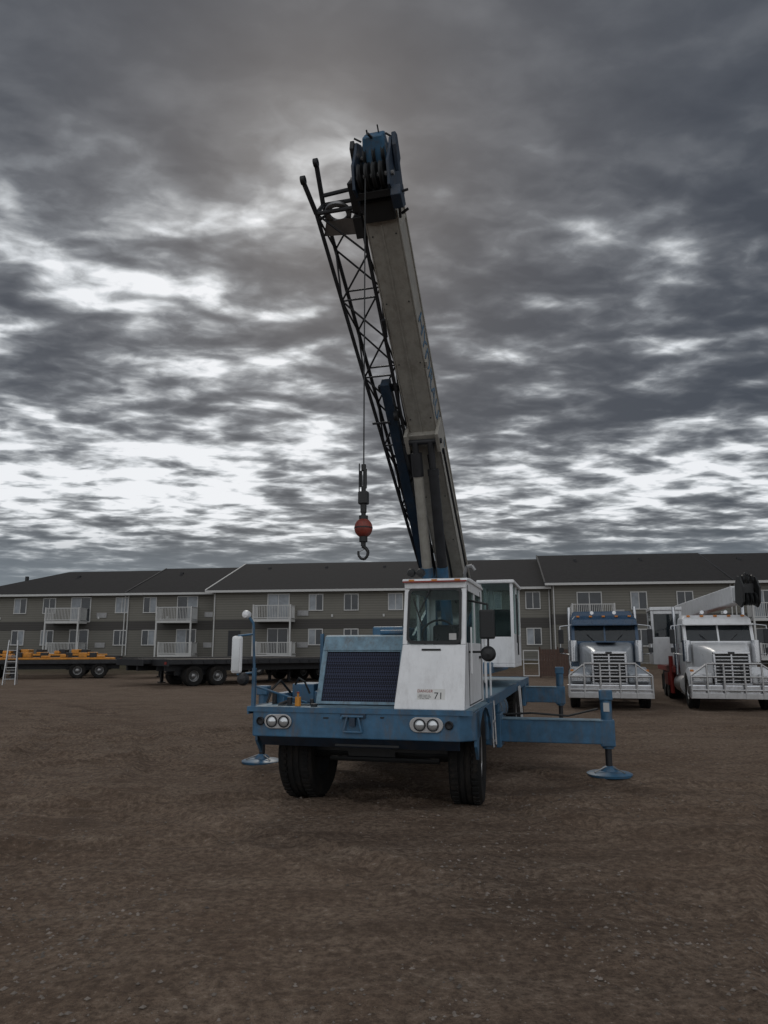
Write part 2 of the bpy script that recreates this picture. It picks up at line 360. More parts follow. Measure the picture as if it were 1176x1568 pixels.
tubes('tow_hook_frame',CR,[((-.12,-.03,1.0),(.12,-.03,1.0),.014),((-.12,-.03,1.0),(-.13,-.03,.97),.014),((-.06,-.03,1.0),(-.1,-.035,.84),.012),((.06,-.03,1.0),(.1,-.035,.84),.012),((-.1,-.035,.84),(.1,-.035,.84),.012)],BLUE)
boxes('tow_hook_plate',CR,[(-.14,.14,-.02,-.002,.98,1.03),(-.03,.03,-.05,-.002,.9,.99)],DBLUE)
boxes('bumper_holes',CR,[(-.34,-.28,-.006,.0,.97,.985),(.3,.34,-.006,0,.985,1.0),(-.2,.5,.0,.02,.69,.71)],BLACK)
boxes('chassis_frame',CR,[(-.42,-.3,.3,9.6,.68,1.0),(.3,.42,.3,9.6,.68,1.0),(-.3,.3,.5,.62,.6,.95),(-.3,.3,2,2.2,.7,.95),(-.3,.3,9.4,9.6,.7,.95)],DARK)
tubes('front_axle',CR,[((-.75,.95,.5),(.95,.95,.5),.07),((0.1,.95,.52),(.1,4,.7),.05),((-.45,.3,.72),(-.45,1.6,.56),.035),((.5,.3,.72),(.5,1.6,.56),.035),((-.5,.75,.46),(.8,.75,.46),.03)],BLACK)
boxes('engine_underside',CR,[(-.28,.28,.75,1.9,.45,1.02),(-.75,.9,.7,.8,.55,.65),(-.6,.8,1.6,1.8,.4,1.0),(-.95,1.0,2.3,2.4,.45,1.0)],BLACK)
wheel('front_wheel_left',CR,-.84,.98,.51,.53,.42,-1,yaw=-1); wheel('front_wheel_right',CR,1.09,.98,.51,.53,.36,1,yaw=3)
for yy in (6.9,8.05):
    for sx_ in (-1,1): wheel('rear_wheel',CR,sx_*1.0,yy,.51,.53,.42,sx_)
tubes('rear_axles',CR,[((-1,6.9,.53),(1,6.9,.53),.09),((-1,8.05,.53),(1,8.05,.53),.09)],BLACK)
for sx_,x0,x1 in ((1,1.04,1.3),(-1,-1.22,-.98)):
    pr=[(.22,1.056),(.22,.8),(.34,.8)]
    for a in range(0,9):
        t=math.pi-a*math.pi/8; pr.append((.98+.64*math.cos(t),.55+.50*math.sin(t)))
    pr=[(.2,1.056),(.2,.70)]+pr[3:]+[(1.72,.70),(1.72,1.056)]
    prism('front_fender',CR,pr,(x1-.03 if sx_>0 else x0),(x1 if sx_>0 else x0+.03),BLUE)
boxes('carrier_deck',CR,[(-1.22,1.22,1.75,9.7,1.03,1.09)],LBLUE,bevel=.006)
boxes('carrier_deck_rim',CR,[(1.22,1.26,1.75,9.7,.97,1.10),(-1.26,-1.22,1.4,9.7,.97,1.10),(-1.26,1.26,9.7,9.75,.8,1.10)],BLUE)
boxes('side_toolbox',CR,[(.5,1.2,2.05,2.75,.55,1.02),(-1.2,-.5,3.9,5.3,.55,1.02),(.5,1.18,3.75,3.95,.6,1.02)],BLUE,bevel=.02)
tube('fuel_tank',CR,(.9,4.05,.74),(.9,5.4,.74),.27,BLUE,n=24)
tubes('tank_straps',CR,[((.9,4.3,.74),(.9,4.35,.74),.28),((.9,5.0,.74),(.9,5.05,.74),.28)],STEEL,n=24)
tubes('access_steps',CR,[((1.27,1.85,1.05),(1.29,1.85,.5),.015),((1.27,2.15,1.05),(1.29,2.15,.5),.015),((1.28,1.85,.55),(1.28,2.15,.55),.015),((1.28,1.85,.8),(1.28,2.15,.8),.015),((1.29,6.2,1.05),(1.33,6.2,.4),.018),((1.29,6.5,1.05),(1.33,6.5,.4),.018),((1.3,6.2,.7),(1.3,6.5,.7),.015),((1.3,6.2,.45),(1.3,6.5,.45),.015)],ALU)
tubes('deck_handrail',CR,[((1.2,2.0,1.09),(1.2,2.0,1.75),.014),((1.2,2.0,1.75),(1.2,2.5,1.75),.014),((1.2,2.5,1.75),(1.2,2.5,1.09),.014)],WHITE)
# --- driver cab
zt=2.46
loft('cab_front_panel',CR,[[(.44,.02,1.08),(1.20,.02,1.08),(1.20,.10,1.08),(.44,.10,1.08)],[(.47,.11,1.42),(1.20,.11,1.42),(1.20,.2,1.42),(.47,.2,1.42)],[(.5,.2,1.76),(1.20,.2,1.76),(1.20,.28,1.76),(.5,.28,1.76)]],WHITE,bevel=.012,smooth=False)
def slant(name,xa,xb,m): return loft(name,CR,[[(xa,.2,1.76),(xb,.2,1.76),(xb,.27,1.76),(xa,.27,1.76)],[(xa,.33,zt-.06),(xb,.33,zt-.06),(xb,.40,zt-.06),(xa,.40,zt-.06)]],m,bevel=.008,smooth=False)
slant('cab_pillar_left',.5,.555,WHITE); slant('cab_pillar_right',1.145,1.20,WHITE)
boxes('cab_header',CR,[(.5,1.2,.31,.42,zt-.08,zt)],WHITE,bevel=.01)
prism('cab_roof',CR,[(.27,zt),(.30,zt+.03),(.6,zt+.05),(1.55,zt+.045),(1.72,zt+.02),(1.72,zt)],.48,1.22,WHITE,bevel=.012)
boxes('cab_roof_marker_lights',CR,[(.56,.62,.262,.30,zt+.0,zt+.02),(.82,.88,.262,.30,zt,zt+.02),(1.08,1.14,.262,.30,zt,zt+.02)],AMBER)
boxes('cab_roof_rust_edge',CR,[(.49,1.21,.266,.30,zt-.012,zt+.004)],RED)
def rrect(x0,x1,z0,z1,r,n_=5):
    p=[]
    for (cx,cz,a0) in ((x1-r,z1-r,0),(x0+r,z1-r,90),(x0+r,z0+r,180),(x1-r,z0+r,270)):
        for i in range(n_+1):
            t=R(a0+90*i/n_); p.append((cx+r*math.cos(t),cz+r*math.sin(t)))
    return p
slope=(.33-.2)/(zt-.06-1.76)
def ysl(z,o=0): return .2+(z-1.76)*slope+o
inner=rrect(.575,1.125,1.80,zt-.1,.05); outer=rrect(.545,1.155,1.765,zt-.065,.07)
vs=[(x,ysl(z,-.012),z) for x,z in outer]+[(x,ysl(z,-.016),z) for x,z in inner]; nn=len(inner)
obj('windshield_seal',CR,vs,[(i,(i+1)%nn,nn+(i+1)%nn,nn+i) for i in range(nn)],BLACK)
obj('windshield_glass',CR,[(x,ysl(z,-.006),z) for x,z in inner],[tuple(range(nn))],GL)
tubes('windshield_wiper',CR,[((.80,.30,zt-.09),(.68,.26,zt-.35),.008),((.62,.235,zt-.2),(.72,.225,zt-.5),.008)],BLACK)
tubes('dash_and_steering',CR,[((.82,.33,1.72),(.84,.55,1.86),.02)],BLACK)
path('steering_wheel',CR,[(.84+.19*math.cos(t),.55+.07*math.sin(t),1.87+.17*math.sin(t)) for t in [i*math.pi/10 for i in range(21)]],.012,BLACK)
boxes('driver_seat',CR,[(.66,1.02,1.15,1.3,1.5,2.0),(.66,1.02,.8,1.25,1.42,1.55),(.52,1.18,.3,.5,1.5,1.72)],SEAT,bevel=.03)
boxes('windshield_permit',CR,[(1.02,1.10,.2,.203,1.81,1.88)],TRIM)
for sx_,x in ((1,1.20),(-1,.50)):
    t0,t1=(x-.03,x) if sx_>0 else (x,x+.03)
    prism('cab_side_lower',CR,[(.06,1.08),(.24,1.78),(1.7,1.78),(1.7,1.08)],t0,t1,WHITE,bevel=.006)
    boxes('cab_side_frame',CR,[(t0,t1,.40,1.7,zt-.1,zt),(t0,t1,1.62,1.7,1.78,zt-.1),(t0,t1,.98,1.03,1.78,zt-.1)],WHITE)
    prism('cab_side_glass',CR,[(.27,1.78),(.40,zt-.1),(1.62,zt-.1),(1.62,1.78)],(t0+t1)/2-.004,(t0+t1)/2+.004,GL)
boxes('cab_rear_wall',CR,[(.53,1.17,1.66,1.7,1.08,1.78),(.53,.6,1.66,1.7,1.78,zt),(1.1,1.17,1.66,1.7,1.78,zt),(.6,1.1,1.66,1.7,zt-.12,zt)],WHITE)
boxes('cab_rear_glass',CR,[(.6,1.1,1.675,1.683,1.78,zt-.12)],GL)
boxes('cab_door_seams',CR,[(1.2,1.205,.42,.435,1.1,zt-.04),(1.2,1.205,1.5,1.515,1.1,zt-.04),(1.2,1.205,.42,1.515,1.1,1.112),(1.2,1.225,1.3,1.45,1.6,1.63)],DARK)
tubes('cab_grab_handles',CR,[((1.24,1.58,1.3),(1.24,1.58,2.2),.013),((1.24,.36,1.45),(1.24,.36,1.95),.011)],WHITE)
boxes('cab_panel_handle',CR,[(.72,.93,.175,.19,1.695,1.715)],BLACK)
Ms=Matrix.Translation((.84,.062,1.22))@Matrix.Rotation(R(90-14.5),4,'X')
obj('cab_number_plate',CR,[(-.15,-.075,.005),(.15,-.075,.005),(.15,.075,.005),(-.15,.075,.005)],[(0,1,2,3)],mat('sticker_white',(.6,.6,.58),.5,var=.1),Ms)
obj('cab_number_plate_rim',CR,[(-.155,-.08,.002),(.155,-.08,.002),(.155,.08,.002),(-.155,.08,.002)],[(0,1,2,3)],STEEL,Ms)
text('plate_text_danger',CR,'DANGER',.042,RED,Ms@Matrix.Translation((-.065,.05,.006)),.001)
text('plate_text_lines',CR,'KEEP CLEAR OF\nLOADS AND LINES\nAT ALL TIMES',.017,DARK,Ms@Matrix.Translation((-.07,-.01,.006)),.0005)
text('plate_number',CR,'71',.1,DARK,Ms@Matrix.Translation((.08,.0,.006)),.001)
for dx in (0,.11):
    lathe('roof_work_lamp',CR,[(.001,-.05),(.04,-.045),(.05,-.02),(.045,.04),(.001,.06)],BLACK,T(.56+dx,.42,zt+.11),16,'y')
path('roof_exhaust_pipe',CR,[(1.06,1.3,zt+.03),(1.06,1.2,zt+.16),(1.10,1.15,zt+.25),(1.16,1.15,zt+.26),(1.2,1.15,zt+.20)],.022,STEEL)
tubes('right_mirror_arm',CR,[((1.2,.45,2.25),(1.42,.4,2.2),.012),((1.42,.4,2.2),(1.42,.4,1.6),.012),((1.2,.45,1.68),(1.42,.4,1.68),.012)],BLACK)
boxes('right_mirror',CR,[(1.33,1.5,.36,.41,1.82,2.14)],BLACK,bevel=.02)
lathe('right_round_mirror',CR,[(.001,-.05),(.06,-.035),(.085,0),(.001,.01)],BLACK,T(1.42,.38,1.66),20,'y')
# --- engine/radiator housing
prism('engine_housing',CR,[(.5,1.08),(.78,1.80),(.86,1.86),(1.75,1.86),(1.75,1.08)],-.60,.40,BLUE,bevel=.015)
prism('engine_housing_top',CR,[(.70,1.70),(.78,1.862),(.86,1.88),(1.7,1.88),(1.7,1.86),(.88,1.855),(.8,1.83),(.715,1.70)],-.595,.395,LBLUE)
sl=(.78-.5)/(1.80-1.08)
def yg(z): return .5+(z-1.08)*sl
loft('radiator_grille',CR,[[(-.54,yg(1.12)-.012,1.12),(.36,yg(1.12)-.012,1.12),(.36,yg(1.12)+.01,1.12),(-.54,yg(1.12)+.01,1.12)],[(-.54,yg(1.68)-.012,1.68),(.36,yg(1.68)-.012,1.68),(.36,yg(1.68)+.01,1.68),(-.54,yg(1.68)+.01,1.68)]],MESH,smooth=False)
def fr_bar(x0,x1,z0,z1): return [(x0,yg(z0)-.03,z0),(x1,yg(z0)-.03,z0),(x1,yg(z0),z0),(x0,yg(z0),z0)],[(x0,yg(z1)-.03,z1),(x1,yg(z1)-.03,z1),(x1,yg(z1),z1),(x0,yg(z1),z1)]
for nm,a in (('l',(-.6,-.54,1.09,1.72)),('r',(.36,.40,1.09,1.72)),('b',(-.54,.36,1.09,1.12)),('t',(-.54,.36,1.68,1.72))):
    loft('grille_frame_'+nm,CR,list(fr_bar(*a)),LBLUE,bevel=.004,smooth=False)
boxes('engine_housing_lid',CR,[(.05,.36,.9,1.3,1.885,1.94)],BLUE,bevel=.02)
# --- left side deck clutter
boxes('deck_boxes',CR,[(-1.0,-.72,.75,1.25,1.08,1.30),(-1.15,-1.02,.55,1.0,1.08,1.2),(-.7,-.62,.7,1.6,1.08,1.22)],BLUE,bevel=.012)
tubes('deck_bottle',CR,[((-.72,.22,1.08),(-.72,.22,1.18),.036),((-.72,.22,1.18),(-.72,.22,1.22),.014)],YEL)
tubes('deck_bottle_cap',CR,[((-.72,.22,1.22),(-.72,.22,1.235),.017)],RED)
tubes('deck_fittings',CR,[((-.85,.3,1.08),(-.85,.3,1.17),.032),((-.52,.2,1.08),(-.52,.2,1.11),.04),((-.6,.35,1.08),(-.6,.35,1.15),.022),((-1.0,.35,1.08),(-.9,.4,1.12),.02),((-.95,.2,1.09),(-.6,.28,1.09),.008),((-1.12,.5,1.08),(-1.12,.5,1.22),.03)],DARK)
path('deck_air_hose',CR,[(-1.0,.7,1.2),(-1.05,.5,1.35),(-1.12,.42,1.25),(-1.15,.35,1.1)],.014,BLACK)
path('deck_cable',CR,[(-.9,.6,1.3),(-.82,.5,1.38),(-.75,.5,1.34),(-.7,.55,1.2)],.012,BLACK)
boxes('left_marker_posts',CR,[(-1.22,-1.18,.06,.10,1.08,1.5),(-.72,-.68,.95,.99,1.08,1.9)],BLUE)
tubes('left_mirror_arm',CR,[((-1.2,.1,1.25),(-1.22,.06,2.0),.016),((-1.22,.06,2.0),(-1.28,.02,2.1),.016),((-1.22,.06,1.88),(-1.38,0,1.86),.012),((-1.21,.08,1.45),(-1.38,0,1.43),.012),((-1.2,.1,1.3),(-.72,.5,1.1),.012)],BLUE)
boxes('left_mirror',CR,[(-1.45,-1.32,-.03,.03,1.44,1.86)],WHITE,bevel=.03)
boxes('left_mirror_face',CR,[(-1.43,-1.34,-.036,-.031,1.47,1.83)],LENS)
lathe('left_round_mirror',CR,[(.001,-.06),(.05,-.045),(.075,0),(.001,.02)],DARK,T(-1.30,.0,1.38),20,'y')
lathe('left_top_mirror',CR,[(.001,-.04),(.035,-.03),(.05,0),(.04,.06),(.001,.08)],WHITE,T(-1.29,.0,2.1),20,'y')
# --- outriggers
def outrig(y,z0,z1,lat,tag):
    boxes('outrigger_housing_'+tag,CR,[(-1.2,1.2,y-.2,y+.2,z0-.04,z1+.05)],BLUE,bevel=.015)
    for s in (1,-1):
        L=lat[0] if s>0 else lat[1]
        a,b_=sorted((s*1.2,s*(L-.06)))
        boxes('outrigger_beam_'+tag,CR,[(a,b_,y-.11,y+.11,z0,z1)],BLUE,bevel=.012)
        boxes('outrigger_beam_cap_'+tag,CR,[(a,b_,y-.125,y+.125,z1+.001,z1+.015)],LBLUE)
        a,b_=sorted((s*1.2,s*1.27)); boxes('outrigger_collar_'+tag,CR,[(a,b_,y-.23,y+.23,z0-.07,z1+.08)],BLUE,bevel=.01)
        tube('outrigger_jack_'+tag,CR,(s*L,y,z0-.06),(s*L,y,z1+.34),.078,BLUE)
        boxes('outrigger_jack_cap_'+tag,CR,[(s*L-.09,s*L+.09,y-.09,y+.09,z1+.28,z1+.42),(s*L-.1,s*L+.1,y-.1,y+.1,z0-.03,z1+.02)],BLUE,bevel=.015)
        gz=gh(*((CR_M@Vector((s*L,y,0)))[:2]))
        tube('outrigger_rod_'+tag,CR,(s*L,y,gz+.06),(s*L,y,z0-.05),.045,DARK)
        lathe('outrigger_pad_'+tag,CR,[(.3,gz-.01),(.31,gz+.02),(.28,gz+.035),(.12,gz+.055),(.09,gz+.10),(.05,gz+.12)],BLUE,T(s*L,y,0.0),28,'z')
        tubes('outrigger_pad_handles_'+tag,CR,[((s*L-.2,y-.15,gz+.05),(s*L-.05,y-.05,gz+.11),.01),((s*L+.2,y-.15,gz+.05),(s*L+.05,y-.05,gz+.11),.01)],STEEL)
CR_M=Matrix.Translation((-.33,8.2,0))@Matrix.Rotation(R(-14.4),4,'Z')
outrig(3.25,.42,.73,(2.72,2.45),'front'); outrig(8.55,.62,.93,(1.98,1.98),'rear')
boxes('outrigger_labels',CR,[(2.68,2.76,3.155,3.158,.86,.98)],TRIM)
path('hydraulic_hose',CR,[(1.3,3.1,.8),(1.7,3.05,.83),(2.2,3.07,.80),(2.6,3.1,.9)],.014,BLACK)
# --- superstructure
tube('turntable_ring',CR,(0,5.3,1.09),(0,5.3,1.32),.72,BLACK,n=40)
boxes('superstructure_base',CR,[(-.95,1.0,4.3,7.6,1.32,1.5)],BLUE,bevel=.02)
for x in (-.42,.48):
    prism('boom_tower_plate',CR,[(4.4,1.5),(5.0,1.95),(6.6,2.6),(7.0,2.9),(7.4,2.85),(7.6,2.4),(7.6,1.5)],x-.03,x+.03,BLUE,bevel=.01)
boxes('counterweight',CR,[(-1.1,1.15,7.5,8.3,1.35,2.15)],BLUE,bevel=.05)
boxes('winch_housing',CR,[(-.35,.4,6.2,7.3,1.5,2.1)],DARK,bevel=.03)
tube('winch_drum',CR,(-.33,6.5,2.2),(.38,6.5,2.2),.22,STEEL,n=24)
boxes('upper_machinery_box',CR,[(-1.05,-.5,4.6,7.3,1.5,2.1)],BLUE,bevel=.03)
u0,u1,v0,v1,w0,w1=.78,1.36,4.75,6.3,1.42,2.87
boxes('operator_cab_base',CR,[(u0,u1,v0,v1,w0,w0+.06),(u0,u1,v0,v0+.05,w0+.06,w0+.5),(u1-.04,u1,v0+.05,v1,w0+.06,w0+.55),(u0,u0+.04,v0+.05,v1,w0+.06,w0+.55),(u0,u1,v1-.04,v1,w0+.06,w0+.6),(u0,u0+.1,v1-.04,v1,w0+.6,w1-.06),(u1-.1,u1,v1-.04,v1,w0+.6,w1-.06)],WHITE,bevel=.008)
boxes('operator_cab_pillars',CR,[(u0,u0+.05,v0,v0+.06,w0+.5,w1-.06),(u1-.05,u1,v0,v0+.06,w0+.5,w1-.06),(u1-.05,u1,v0+.75,v0+.81,w0+.55,w1-.06),(u0,u0+.05,v0+.75,v0+.81,w0+.55,w1-.06)],WHITE)
boxes('operator_cab_roof',CR,[(u0-.03,u1+.03,v0-.06,v1+.03,w1-.06,w1)],WHITE,bevel=.02)
boxes('operator_cab_glass',CR,[(u0+.05,u1-.05,v0+.02,v0+.03,w0+.5,w1-.06),(u1-.03,u1-.02,v0+.06,v1-.04,w0+.55,w1-.06),(u0+.02,u0+.03,v0+.06,v1-.04,w0+.55,w1-.06),(u0+.1,u1-.1,v1-.03,v1-.02,w0+.6,w1-.06)],GL)
boxes('operator_seat',CR,[(u0+.12,u1-.12,v0+.9,v0+1.02,w0+.3,w0+1.0),(u0+.12,u1-.12,v0+.5,v0+.9,w0+.3,w0+.45)],SEAT,bevel=.03)
tubes('operator_cab_handrail',CR,[((u1+.04,v0+.3,w0+.2),(u1+.04,v0+.3,w1-.3),.012),((u1+.05,v0+.02,w0+.4),(u1+.05,v0+.02,w1-.25),.012)],DARK)
# --- boom  (frame: x lateral, y along boom, z = upper side of the boom)
PV=Vector((.10,7.2,2.6)); TP=Vector((.0,1.27,7.9)); d=(TP-PV).normalized(); LB=(TP-PV).length
xb=Vector((1,0,0)); xb=(xb-d*xb.dot(d)).normalized(); zb=d.cross(xb)
BM=Matrix(((xb.x,d.x,zb.x,PV.x),(xb.y,d.y,zb.y,PV.y),(xb.z,d.z,zb.z,PV.z),(0,0,0,1)))
hw,hh=.225,.30
boxes('boom_base_section',CR,[(-hw,hw,-.35,LB,-hh,hh)],BOOMW,BM,bevel=.018)
boxes('boom_flange_strips',CR,[(hw,hw+.018,.2,LB-.05,-hh,-hh+.05),(hw,hw+.018,.2,LB-.05,hh-.05,hh),(-hw-.018,-hw,.2,LB-.05,-hh,-hh+.05)]+[(hw,hw+.015,y,y+.04,-hh+.05,hh-.05) for y in (2.2,3.9,LB-.3)],BOOMW,BM)
boxes('boom_tip_collar',CR,[(-hw-.04,hw+.04,LB-.02,LB+.14,-hh-.04,hh+.05)],DARK,BM,bevel=.02)
boxes('boom_inner_section',CR,[(-hw+.04,hw-.04,LB+.14,LB+.35,-hh+.05,hh-.05)],BOOMW,BM)
tx,ty,tz=-d,zb,xb; o_=BM@Vector((hw+.006,5.0,0))
MT=Matrix(((tx.x,ty.x,tz.x,o_.x),(tx.y,ty.y,tz.y,o_.y),(tx.z,ty.z,tz.z,o_.z),(0,0,0,1)))
text('boom_lettering',CR,'HYDRAULIC',.46,BLUE,MT,.002)
boxes('boom_underside_details',CR,[(-.03,-.005,1.0,LB-.2,-hh-.012,-hh),(-hw-.03,-hw-.0,4.2,4.5,-.1,.1),(hw,hw+.05,5.5,5.6,-.30,-.2)],BOOMW,BM)
tubes('boom_rivets',CR,[((sx_*.17,y,-hh-.006),(sx_*.17,y,-hh+.01),.012) for y in (1,2,3,4.6,5.6,6.6,7.6) for sx_ in (-1,1)],DARK,BM,6)
yc=4.25
boxes('lift_cylinder_bracket',CR,[(-.27,.27,yc-.14,yc+.1,-hh-.10,-hh+.02),(-.29,-.23,yc-.18,yc+.18,-hh-.24,-hh+.3),(.23,.29,yc-.18,yc+.18,-hh-.24,-hh+.3)],BOOMW,BM,bevel=.015)
pt=BM@Vector((0,yc,-hh-.16))
for dx in (-.13,.13):
    a=Vector((pt.x+dx,pt.y,pt.z)); bb=Vector((.10+dx,5.0,1.75)); 
    tube('lift_cylinder_rod',CR,a,a.lerp(bb,.3),.055,DARK)
    tube('lift_cylinder_barrel',CR,a.lerp(bb,.06) if dx<0 else a.lerp(bb,.14),bb,.085,BOOMW if dx<0 else DARK,n=18)
    tube('lift_cylinder_gland',CR,a.lerp(bb,.05) if dx<0 else a.lerp(bb,.13),a.lerp(bb,.16),.095,DARK,n=18)
    tube('lift_cylinder_lower',CR,a.lerp(bb,.60),bb,.098,BLUE,n=18)
tube('lift_cylinder_pin',CR,pt+Vector((-.32,0,0)),pt+Vector((.32,0,0)),.045,DARK)
boxes('lift_cylinder_foot',CR,[(-.35,.42,4.8,5.1,1.5,1.85)],BLUE,bevel=.02)
path('boom_hydraulic_hoses',CR,[(.29,.5,-.2),(.31,1.8,-.3),(.30,3.2,-.34),(.29,4.0,-.32)],.02,BLACK,BM)
path('boom_hydraulic_hose_mid',CR,[(.0,.4,-.33),(.03,1.5,-.36),(.0,2.8,-.35),(.02,3.9,-.33)],.022,BLACK,BM)
path('boom_hydraulic_hose_left',CR,[(-.3,.3,-.3),(-.34,1.5,-.42),(-.3,2.8,-.36),(-.28,3.9,-.34)],.018,BLACK,BM)
# --- boom head
hl=LB+.10
for x in (-.24,.24):
    prism('head_side_plate',CR,[(hl,-.36),(hl,.34),(hl+.30,.42),(hl+.62,.34),(hl+.70,.12),(hl+.60,-.08),(hl+.52,-.34),(hl+.25,-.52)],x-.02,x+.02,DBLUE,BM,bevel=.008)
boxes('head_cross_members',CR,[(-.22,.22,hl+.0,hl+.3,-.2,.36),(-.22,.22,hl+.24,hl+.42,.1,.32),(-.26,.26,hl+.08,hl+.18,-.44,-.3),(-.22,.22,hl-.25,hl+.02,-.36,-.302)],BLACK,BM,bevel=.01)
def sheave(x,y,z,r,w=.05):
    lathe('head_sheave',CR,[(.03,-w/2),(r*.8,-w/2*.8),(r,-w/2),(r*.88,0),(r,w/2),(r*.8,w/2*.8),(.03,w/2)],BLACK,BM@T(x,y,z),24,'x')
for x in (-.15,-.05,.05,.15): sheave(x,hl+.34,-.33,.18)
for x in (-.13,0,.13): sheave(x,hl+.48,.14,.18)
tubes('head_pins',CR,[((-.30,hl+.34,-.33),(.30,hl+.34,-.33),.035),((-.31,hl+.48,.14),(.31,hl+.48,.14),.035)],STEEL,BM)
loft('head_top_guard',CR,[[(-.18,hl+.40,-.02),(.18,hl+.40,-.02),(.18,hl+.40,.34),(-.18,hl+.40,.34)],[(-.13,hl+.76,.06),(.15,hl+.76,.06),(.15,hl+.76,.30),(-.13,hl+.76,.30)]],BLUE,BM,bevel=.02,smooth=False)
prism('head_lug_right',CR,[(hl+.30,-.1),(hl+.62,.0),(hl+.76,.10),(hl+.70,.2),(hl+.4,.15)],.27,.33,DBLUE,BM,bevel=.01)
prism('head_lug_right_lower',CR,[(hl-.08,-.50),(hl+.12,-.55),(hl+.22,-.45),(hl+.16,-.3),(hl-.1,-.3)],.24,.38,DBLUE,BM,bevel=.01)
prism('head_lug_left',CR,[(hl+.35,.0),(hl+.66,.04),(hl+.73,.16),(hl+.6,.24),(hl+.4,.2)],-.33,-.27,BLACK,BM,bevel=.01)
tubes('head_small_pins',CR,[((.08,hl+.76,.2),(.08,hl+.86,.2),.010),((-.08,hl+.76,.2),(-.08,hl+.82,.2),.012),((.33,hl+.1,-.4),(.46,hl+.12,-.4),.018),((.3,hl-.2,-.3),(.40,hl-.15,-.3),.02),((-.16,hl+.7,.1),(-.25,hl+.76,.1),.014),((.17,hl+.74,.2),(.25,hl+.68,.2),.015),((.0,hl+.74,.06),(-.03,hl+.80,.02),.02),((.27,hl-.25,-.3),(.33,hl+.1,-.42),.02)],DARK,BM)
boxes('head_junction_box',CR,[(-.40,-.27,hl-.45,hl-.15,-.32,-.12),(-.38,-.25,hl-.1,hl+.3,-.3,.1)],BLACK,BM,bevel=.01)
# --- lattice jib stowed along the boom
def sec(t):
    y=(LB+.07)*(1-t)+.9*t
    xc=-.60*(1-t)+-.44*t; w=.62*(1-t)+.20*t; zc=-.06*(1-t)+-.22*t; hgt=.42*(1-t)+.2*t
    return [Vector((xc-w/2,y,zc-hgt/2)),Vector((xc+w/2,y,zc-hgt/2)),Vector((xc+w/2,y,zc+hgt/2)),Vector((xc-w/2,y,zc+hgt/2))]
ch=[(sec(0)[i],sec(1)[i],.030) for i in range(4)]
tubes('jib_chords',CR,ch,DARK,BM)
lac=[];N=11
for i in range(N):
    a=sec(i/N);b_=sec((i+1)/N)
    for f in range(4):
        g2=(f+1)%4
        if i%2==f%2: lac.append((a[f],b_[g2],.0155))
        else: lac.append((a[g2],b_[f],.0155))
        if i%2==0 and f%2==0: lac.append((a[f],a[g2],.0155))
tubes('jib_lacing',CR,lac,DARK,BM,6)
s0=sec(0)
ears=[(s0[0],s0[0]+Vector((-.07,.42,.0))),(s0[3],s0[3]+Vector((.02,.52,.06)))]
tubes('jib_fork_arms',CR,[(a,b_,.036) for a,b_ in ears]+[(s0[i],s0[(i+1)%4],.03) for i in range(4)]+[(s0[1],s0[1]+Vector((.05,.2,.1)),.03),(s0[2],s0[2]+Vector((.0,.2,.0)),.03),(s0[3]+Vector((.02,.12,.02)),s0[2]+Vector((0,.16,0)),.03)],DARK,BM)
for a,b_ in ears:
    lathe('jib_fork_eye',CR,[(.022,-.03),(.06,-.03),(.06,.03),(.022,.03),(.022,-.03)],BLACK,BM@Matrix.Translation(b_+Vector((0,.04,0))),18,'x')
mid_=(s0[0]+s0[1])/2+Vector((-.02,-.06,.08))
prism('jib_ring_plate_body',CR,[(-.28,-.16),(.2,-.2),(.3,.0),(.1,.04),(-.2,.03)],-.012,.012,STEEL,BM@Matrix.Translation(mid_+Vector((0,-.12,.0))),axis='z')
lathe('jib_ring_plate',CR,[(.12,-.022),(.19,-.022),(.19,.022),(.12,.022),(.12,-.022)],STEEL,BM@Matrix.Translation(mid_)@Matrix.Rotation(R(-25),4,'X'),26,'z')
tubes('jib_ring_mounts',CR,[(mid_+Vector((-.18,0,0)),s0[0]+Vector((0,-.1,0)),.02),(mid_+Vector((.18,0,0)),s0[1]+Vector((0,-.1,0)),.02),(s0[2]+Vector((0,.0,0)),Vector((-.22,hl+.1,.0)),.035),(s0[1],Vector((-.22,hl+.15,-.25)),.035)],DARK,BM)
loft('jib_extension',CR,[[Vector((-.47+a,y,-.24+b_)) for a,b_ in ((-w,-.11),(w,-.11),(w,.11),(-w,.11))] for y,w in ((5.3,.075),(3.5,.085),(1.4,.10),(1.0,.10))],DBLUE,BM,bevel=.01,smooth=False)
boxes('jib_stow_brackets',CR,[(-.62,-.22,5.1,5.2,-.2,-.12),(-.60,-.22,1.6,1.72,-.2,-.1),(-.42,-.22,3.3,3.42,-.05,.05)],DARK,BM)
boxes('jib_base_block',CR,[(-.55,-.30,.25,1.15,-.42,-.1)],BLUE,BM,bevel=.03)
tubes('jib_sheave_arm',CR,[((-.80,4.62,-.36),(-.5,4.62,-.36),.022),((-.28,6.1,-.33),(-.25,6.4,-.38),.035)],DARK,BM)
lathe('jib_tip_sheave',CR,[(.02,-.03),(.09,-.03),(.07,0),(.09,.03),(.02,.03)],BLACK,BM@T(-.36,4.75,-.4),20,'x')
